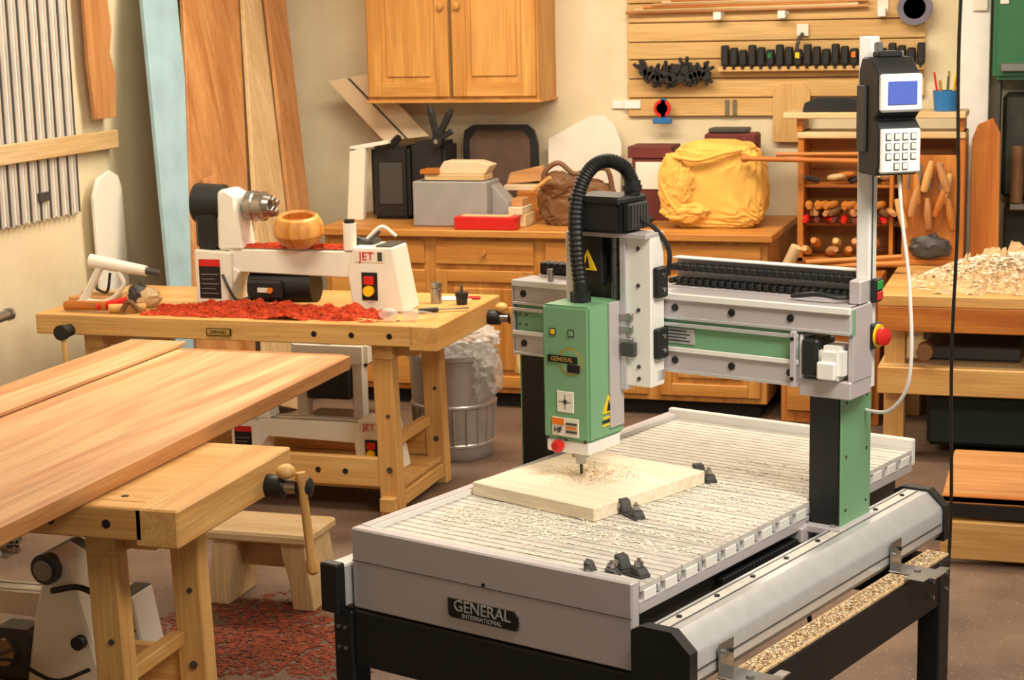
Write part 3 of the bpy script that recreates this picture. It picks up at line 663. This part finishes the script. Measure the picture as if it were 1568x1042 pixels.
b=B('canvas_bag');b.blob((-1.70,8.80,1.115),(.235,.14,.215),CANV,.07,1.3,5,6,Z+.001,sq=.5,fold=.08)
b.blob((-1.88,8.66,1.13),(.085,.035,.14),CANV,.25,2,9,5,fold=.25);b.blob((-1.84,8.66,1.0),(.11,.04,.05),CANV,.25,2,3,4,fold=.2)
b.tube([(-1.93,8.68,1.28),(-1.86,8.64,1.27),(-1.76,8.635,1.26),(-1.65,8.64,1.29),(-1.55,8.66,1.31)],.010,CANV);b.tube([(-1.94,8.66,1.25),(-1.96,8.65,1.18),(-1.92,8.63,1.08),(-1.86,8.62,1.0)],.009,CANV);b.done()
B('rolled_mat').box(-1.82,-1.55,9.07,9.2,Z,1.36,MAROON,.01).box(-1.80,-1.6,9.07,9.2,1.361,1.385,DGR,.006).done()
b=B('loose_tools');b.blob((-2.10,8.80,Z+.02),(.07,.05,.035),DGR,.3,2,3,3,Z);b.cyl((-2.12,8.62,Z+.02),(-2.04,8.68,Z+.02),.02,DGR);b.tube([(-2.14,8.72,.94),(-2.08,8.72,1.02),(-2.03,8.7,.94)],.012,BLKP);b.done()

# ---------------------------------------------------------------- right side bench and rack
rb=B('assembly_bench')
rb.box(-.80,.5,7.80,8.90,.70,.75,BW['X'],.004);rb.box(-.80,.5,7.80,7.84,.59,.70,OW['X'],.004)
rb.box(-.80,.5,7.86,8.88,.40,.43,PW['X'],.003);rb.box(-.80,.5,7.81,7.86,.31,.43,BW['X'],.004)
for x in(-.78,.38):
    for y in(7.9,8.75):rb.box(x,x+.09,y,y+.09,0,.70,BW['Z'],.004)
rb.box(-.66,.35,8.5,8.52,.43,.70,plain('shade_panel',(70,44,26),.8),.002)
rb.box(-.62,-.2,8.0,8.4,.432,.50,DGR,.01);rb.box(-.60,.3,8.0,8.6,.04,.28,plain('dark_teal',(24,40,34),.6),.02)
rb.cyl((-.6,7.80,.5),(-.6,7.9,.5),.035,LEA);rb.done()
B('side_cabinet').box(-1.33,-.86,8.5,9.2,.0,.72,OW['Z'],.004).box(-1.30,-.89,8.482,8.5,.06,.40,CW['X'],.005).box(-1.30,-.89,8.482,8.5,.44,.69,CW['X'],.005).cyl((-1.1,8.46,.56),(-1.1,8.482,.56),.015,OW['X']).done()
rk=B('chisel_rack')
x0,x1,y0,y1=-1.29,-.50,8.72,8.98
rk.box(x0,x0+.03,y0,y1,.755,1.39,OW['Z'],.003);rk.box(x1-.03,x1,y0,y1,.755,1.39,OW['Z'],.003);rk.box(x0+.44,x0+.46,y0,y1,.78,1.36,OW['Z'],.003)
rk.box(x0,x1,y0-.01,y1,1.36,1.39,PW['X'],.003);rk.box(x0,x1,y0,y1,.752,.78,OW['X'],.003);rk.box(x0,x1,y1-.01,y1,.78,1.36,CW['X'],0)
rk.box(x0+.03,x1-.03,y0+.02,y1-.01,1.12,1.135,OW['X'],.002);rk.box(x0+.03,x1-.03,y0+.05,y1-.01,.93,.945,OW['X'],.002)
rk.box(-1.36,-.5,y0-.02,y1,1.455,1.485,PW['X'],.004)
for x in(-1.30,-.93,-.54):rk.box(x,x+.03,y0+.02,y1-.02,1.39,1.455,OW['Z'],.002)
rk.box(x0+.5,x1-.03,y0+.005,y0+.02,.78,1.28,OW['Z'],.003)
def handle(bb,a,d,l,m1,r=.014):
    bb.rev(a,d,[(0,.0),(0,r*.8),(.01*1,r),(l*.5,r*1.15),(l*.85,r*.85),(l,r*.7),(l,0)],m1,12)
random.seed(11)
HM=[RED,OW['X'],RW['X'],MAROON,OW['X'],LEA]
for row in range(3):
    for i in range(9):handle(rk,(-1.24+i*.045+.02*(row%2),8.76,.975+.033*row),(random.uniform(-.3,.3),-.6,-.05),.10,HM[(i*3+row*2)%6],.017)
for i in range(8):handle(rk,(-1.24+i*.047,8.77,.80+.04*(i%2)),(random.uniform(-.5,.5),-.7,.2),.12,[BW,OW,RW][i%3]['X'],.02)
for i in range(8):handle(rk,(-1.2+i*.05,8.80,1.15+.012*(i%3)),(random.uniform(-.6,.6),-.4,.1),.1,[DGR,PW['X'],OW['X']][i%3],.014)
for i in range(9):handle(rk,(-.77+i*.028,8.69-.01*(i%2),.93+.06*(i%4)),(random.uniform(-.35,.35),.05,1),.15,[BW,RW,OW][i%3]['Z'],.018)
for i in range(4):rk.cyl((-.76+i*.05,8.69,1.12),(-.75+i*.05,8.69,1.24),.007,STL,seg=8)
rk.blob((-.66,8.72,.84),(.10,.04,.06),DGR,.3,2,4,3)
rk.done()
B('plane_case').prism([(-1.27,1.486),(-.98,1.486),(-.99,1.54),(-1.06,1.555),(-1.2,1.555),(-1.26,1.53)],'xz',8.72,8.86,BLKP,.004).done()
B('rounded_template').prism([(-1.50,1.30),(-1.34,1.30),(-1.31,1.34),(-1.31,1.56),(-1.34,1.60),(-1.46,1.60),(-1.50,1.57)],'xz',9.262,9.2745,SW['Z'],.002).done()
b=B('pencil_cup');b.rev((-.60,8.80,1.487),(0,0,1),[(0,.055),(.095,.062),(.095,.057),(.01,.05),(.01,0)],BLUE,24)
for i in range(14):
    a=i*.7;b.cyl((-.60+.03*math.cos(a),8.80+.03*math.sin(a),1.5),(-.60+.06*math.cos(a),8.80+.05*math.sin(a),1.63+.02*(i%3)),.005,[YEL,RED,OW['Z'],DGRN][i%4],seg=6)
b.done()
b=B('bar_clamp')
b.rev((-1.55,8.62,1.27),(1,.02,-.02),[(0,0),(0,.012),(.01,.02),(.03,.018),(.04,.012),(.60,.013),(.60,0)],OW['X'],12);b.cyl((-1.38,8.62,1.29),(-.95,8.66,1.29),.010,OW['X'],seg=10)
b.cyl((-.96,8.66,1.29),(-.96,8.74,1.25),.012,DGR);b.done()
b=B('bar_clamp');b.cyl((-1.30,8.42,.77),(-.74,8.42,.80),.014,OW['X'],seg=12);b.cyl((-1.2,8.40,.80),(-.76,8.44,.83),.012,OW['X'],seg=12);b.cyl((-1.32,8.52,.735),(-1.26,8.5,.86),.028,PW['Z']);b.done()
B('door_post').box(-.56,-.42,9.16,9.28,0,3.09,WHT,.004).box(-.505,-.435,9.14,9.16,1.95,2.05,PAPER,.002).done()
B('leaning_orange_board').prism([(-.475,.752),(-.34,.752),(-.345,1.38),(-.38,1.45),(-.45,1.42),(-.475,1.35)],'xz',8.80,8.825,OW['Z'],.003).done()
b=B('band_saw');b.box(-.40,.35,9.0,9.28,1.62,2.35,DGRN,.02,seg=2);b.box(.05,.35,9.02,9.26,.4,1.65,DGRN,.01);b.box(-.30,.35,9.0,9.28,0.0,.62,DGRN,.02);b.box(-.30,.15,8.92,9.28,1.0,1.03,STL,.004);b.box(-.37,-.33,8.99,9.0,1.98,2.1,PAPER,.002);b.box(-.36,-.2,8.97,9.0,1.66,1.70,STL,.004);b.box(-.38,-.36,9.05,9.2,1.03,1.62,DGR,.002);b.box(-.33,.05,9.08,9.27,.62,1.0,DKG,.01);b.box(-.35,.05,9.12,9.27,1.04,1.55,DKG,.02);b.cyl((-.27,8.95,1.03),(-.27,9.0,1.30),.03,LEA);b.cyl((-.2,9.05,1.6),(-.2,9.05,1.4),.02,STL);b.done()
mound('wood_shavings_pile',-.20,8.22,.50,.36,.15,.751,SAW,60,4,3500,CHIP,cs=.013)
b=B('low_pallet')
b.box(-.42,.9,6.40,7.1,.22,.25,RW['X'],.004);b.box(-.42,.9,6.40,6.44,.17,.22,DARK,.002);b.box(-.42,.9,6.38,6.42,.02,.16,BW['X'],.004);b.box(-.42,.9,6.40,6.43,.225,.252,OW['X'],.003)
b.box(-.40,.88,6.5,6.56,0,.22,BW['X'],.003);b.box(-.40,.88,7.0,7.06,0,.22,BW['X'],.003);b.done()
B('hanging_power_cable').tube([(-.38,6.2,3.09),(-.375,6.2,2.4),(-.385,6.2,1.8),(-.375,6.2,1.3),(-.385,6.2,.8),(-.375,6.2,.3),(-.38,6.2,.01)],.006,BLKP).done()

# ---------------------------------------------------------------- floor stuff
b=B('step_stool');cx_,cy_=-2.62,5.45
b.box(cx_-.19,cx_+.19,cy_-.13,cy_+.13,.235,.27,PW['X'],.008)
for sx in(-1,1):
    b.prism([(cx_+sx*.08,.235),(cx_+sx*.17,.235),(cx_+sx*.20,.0),(cx_+sx*.12,.0),(cx_+sx*.11,.10),(cx_+sx*.09,.17)],'xz',cy_-.11,cy_+.11,PW['Z'],.004)
b.box(cx_-.12,cx_+.12,cy_-.02,cy_+.02,.12,.20,PW['X'],.004);b.done()
b=B('galvanised_bin');bx,by=-2.68,7.55
GV=plain('galvanised',(176,172,166),.32,.6,var=.12)
b.rev((bx,by,0),(0,0,1),[(0,.17),(.02,.18),(.06,.18),(.065,.188),(.075,.188),(.08,.182),(.24,.19),(.245,.198),(.255,.198),(.26,.192),(.46,.20),(.465,.212),(.485,.212),(.485,.195),(.3,.18)],GV,32)
for i in range(20):
    a=i*math.pi/10;b.cyl((bx+.183*math.cos(a),by+.183*math.sin(a),.08),(bx+.191*math.cos(a),by+.191*math.sin(a),.24),.005,GV,seg=6)
b.blob((bx,by,.53),(.20,.19,.09),CLR,.2,1.6,3,5,fold=.25);b.blob((bx+.16,by-.05,.40),(.08,.10,.14),CLR,.2,1.6,6,4,fold=.25);b.done()
T=TR(-.09,0,0)
b=B('bench_planer');b.box(-3.35,-2.99,7.45,7.75,0,.14,DGR,.01,T);b.box(-3.34,-3.28,7.47,7.53,.14,.5,IVORY,.008,T);b.box(-3.06,-3.0,7.47,7.53,.14,.5,IVORY,.008,T);b.box(-3.36,-2.98,7.46,7.74,.40,.52,IVORY,.02,T,2);b.box(-3.28,-3.06,7.45,7.6,.25,.40,BLKP,.01,T);b.cyl((-3.17,7.5,.52),(-3.17,7.5,.57),.03,BLKP,T=T);b.tube([(-3.26,7.5,.57),(-3.19,7.49,.60),(-3.14,7.48,.57)],.01,BLKP);b.done()

# ---------------------------------------------------------------- lights
def area(name,loc,rot,sx,sy,p,col=(1,.88,.70)):
    l=bpy.data.lights.new(name,'AREA');l.shape='RECTANGLE';l.size=sx;l.size_y=sy;l.energy=p;l.color=col
    o=bpy.data.objects.new(name,l);bpy.context.collection.objects.link(o);o.location=loc;o.rotation_euler=[math.radians(a) for a in rot];return o
area('ceiling_light_front',(.3,3.0,3.05),(12,4,0),1.3,.9,122,(1,.94,.83))
area('ceiling_light_rear',(-2.0,7.4,3.06),(0,0,0),3.0,.5,118)
area('ceiling_light_left',(-3.0,5.2,3.06),(0,0,0),1.4,.8,55)
area('ceiling_light_right',(.8,6.6,3.06),(0,0,0),1.0,.6,46)
w=bpy.data.worlds.new('World');S.world=w;w.use_nodes=True;bg=w.node_tree.nodes['Background'];bg.inputs[0].default_value=(1,.90,.75,1);bg.inputs[1].default_value=.38

# ---------------------------------------------------------------- camera
f=2740;tl=math.radians(10.44);ps=math.radians(17.6);rr=.022
R=V((math.cos(ps),math.sin(ps),0));Fh=V((-math.sin(ps),math.cos(ps),0));U=V((0,0,1))
F=Fh*math.cos(tl)-U*math.sin(tl);D=-Fh*math.sin(tl)-U*math.cos(tl)
right=(R+D*rr).normalized();down=(D-R*rr).normalized()
cam=bpy.data.cameras.new('camera');co=bpy.data.objects.new('camera',cam);bpy.context.collection.objects.link(co)
M=Matrix(((right.x,-down.x,-F.x,0),(right.y,-down.y,-F.y,0),(right.z,-down.z,-F.z,2.0),(0,0,0,1)))
co.matrix_world=M;cam.sensor_width=36;cam.lens=36*f/1568.;cam.clip_end=60;cam.clip_start=.05
cam.dof.use_dof=True;cam.dof.focus_distance=4.4;cam.dof.aperture_fstop=13
S.camera=co
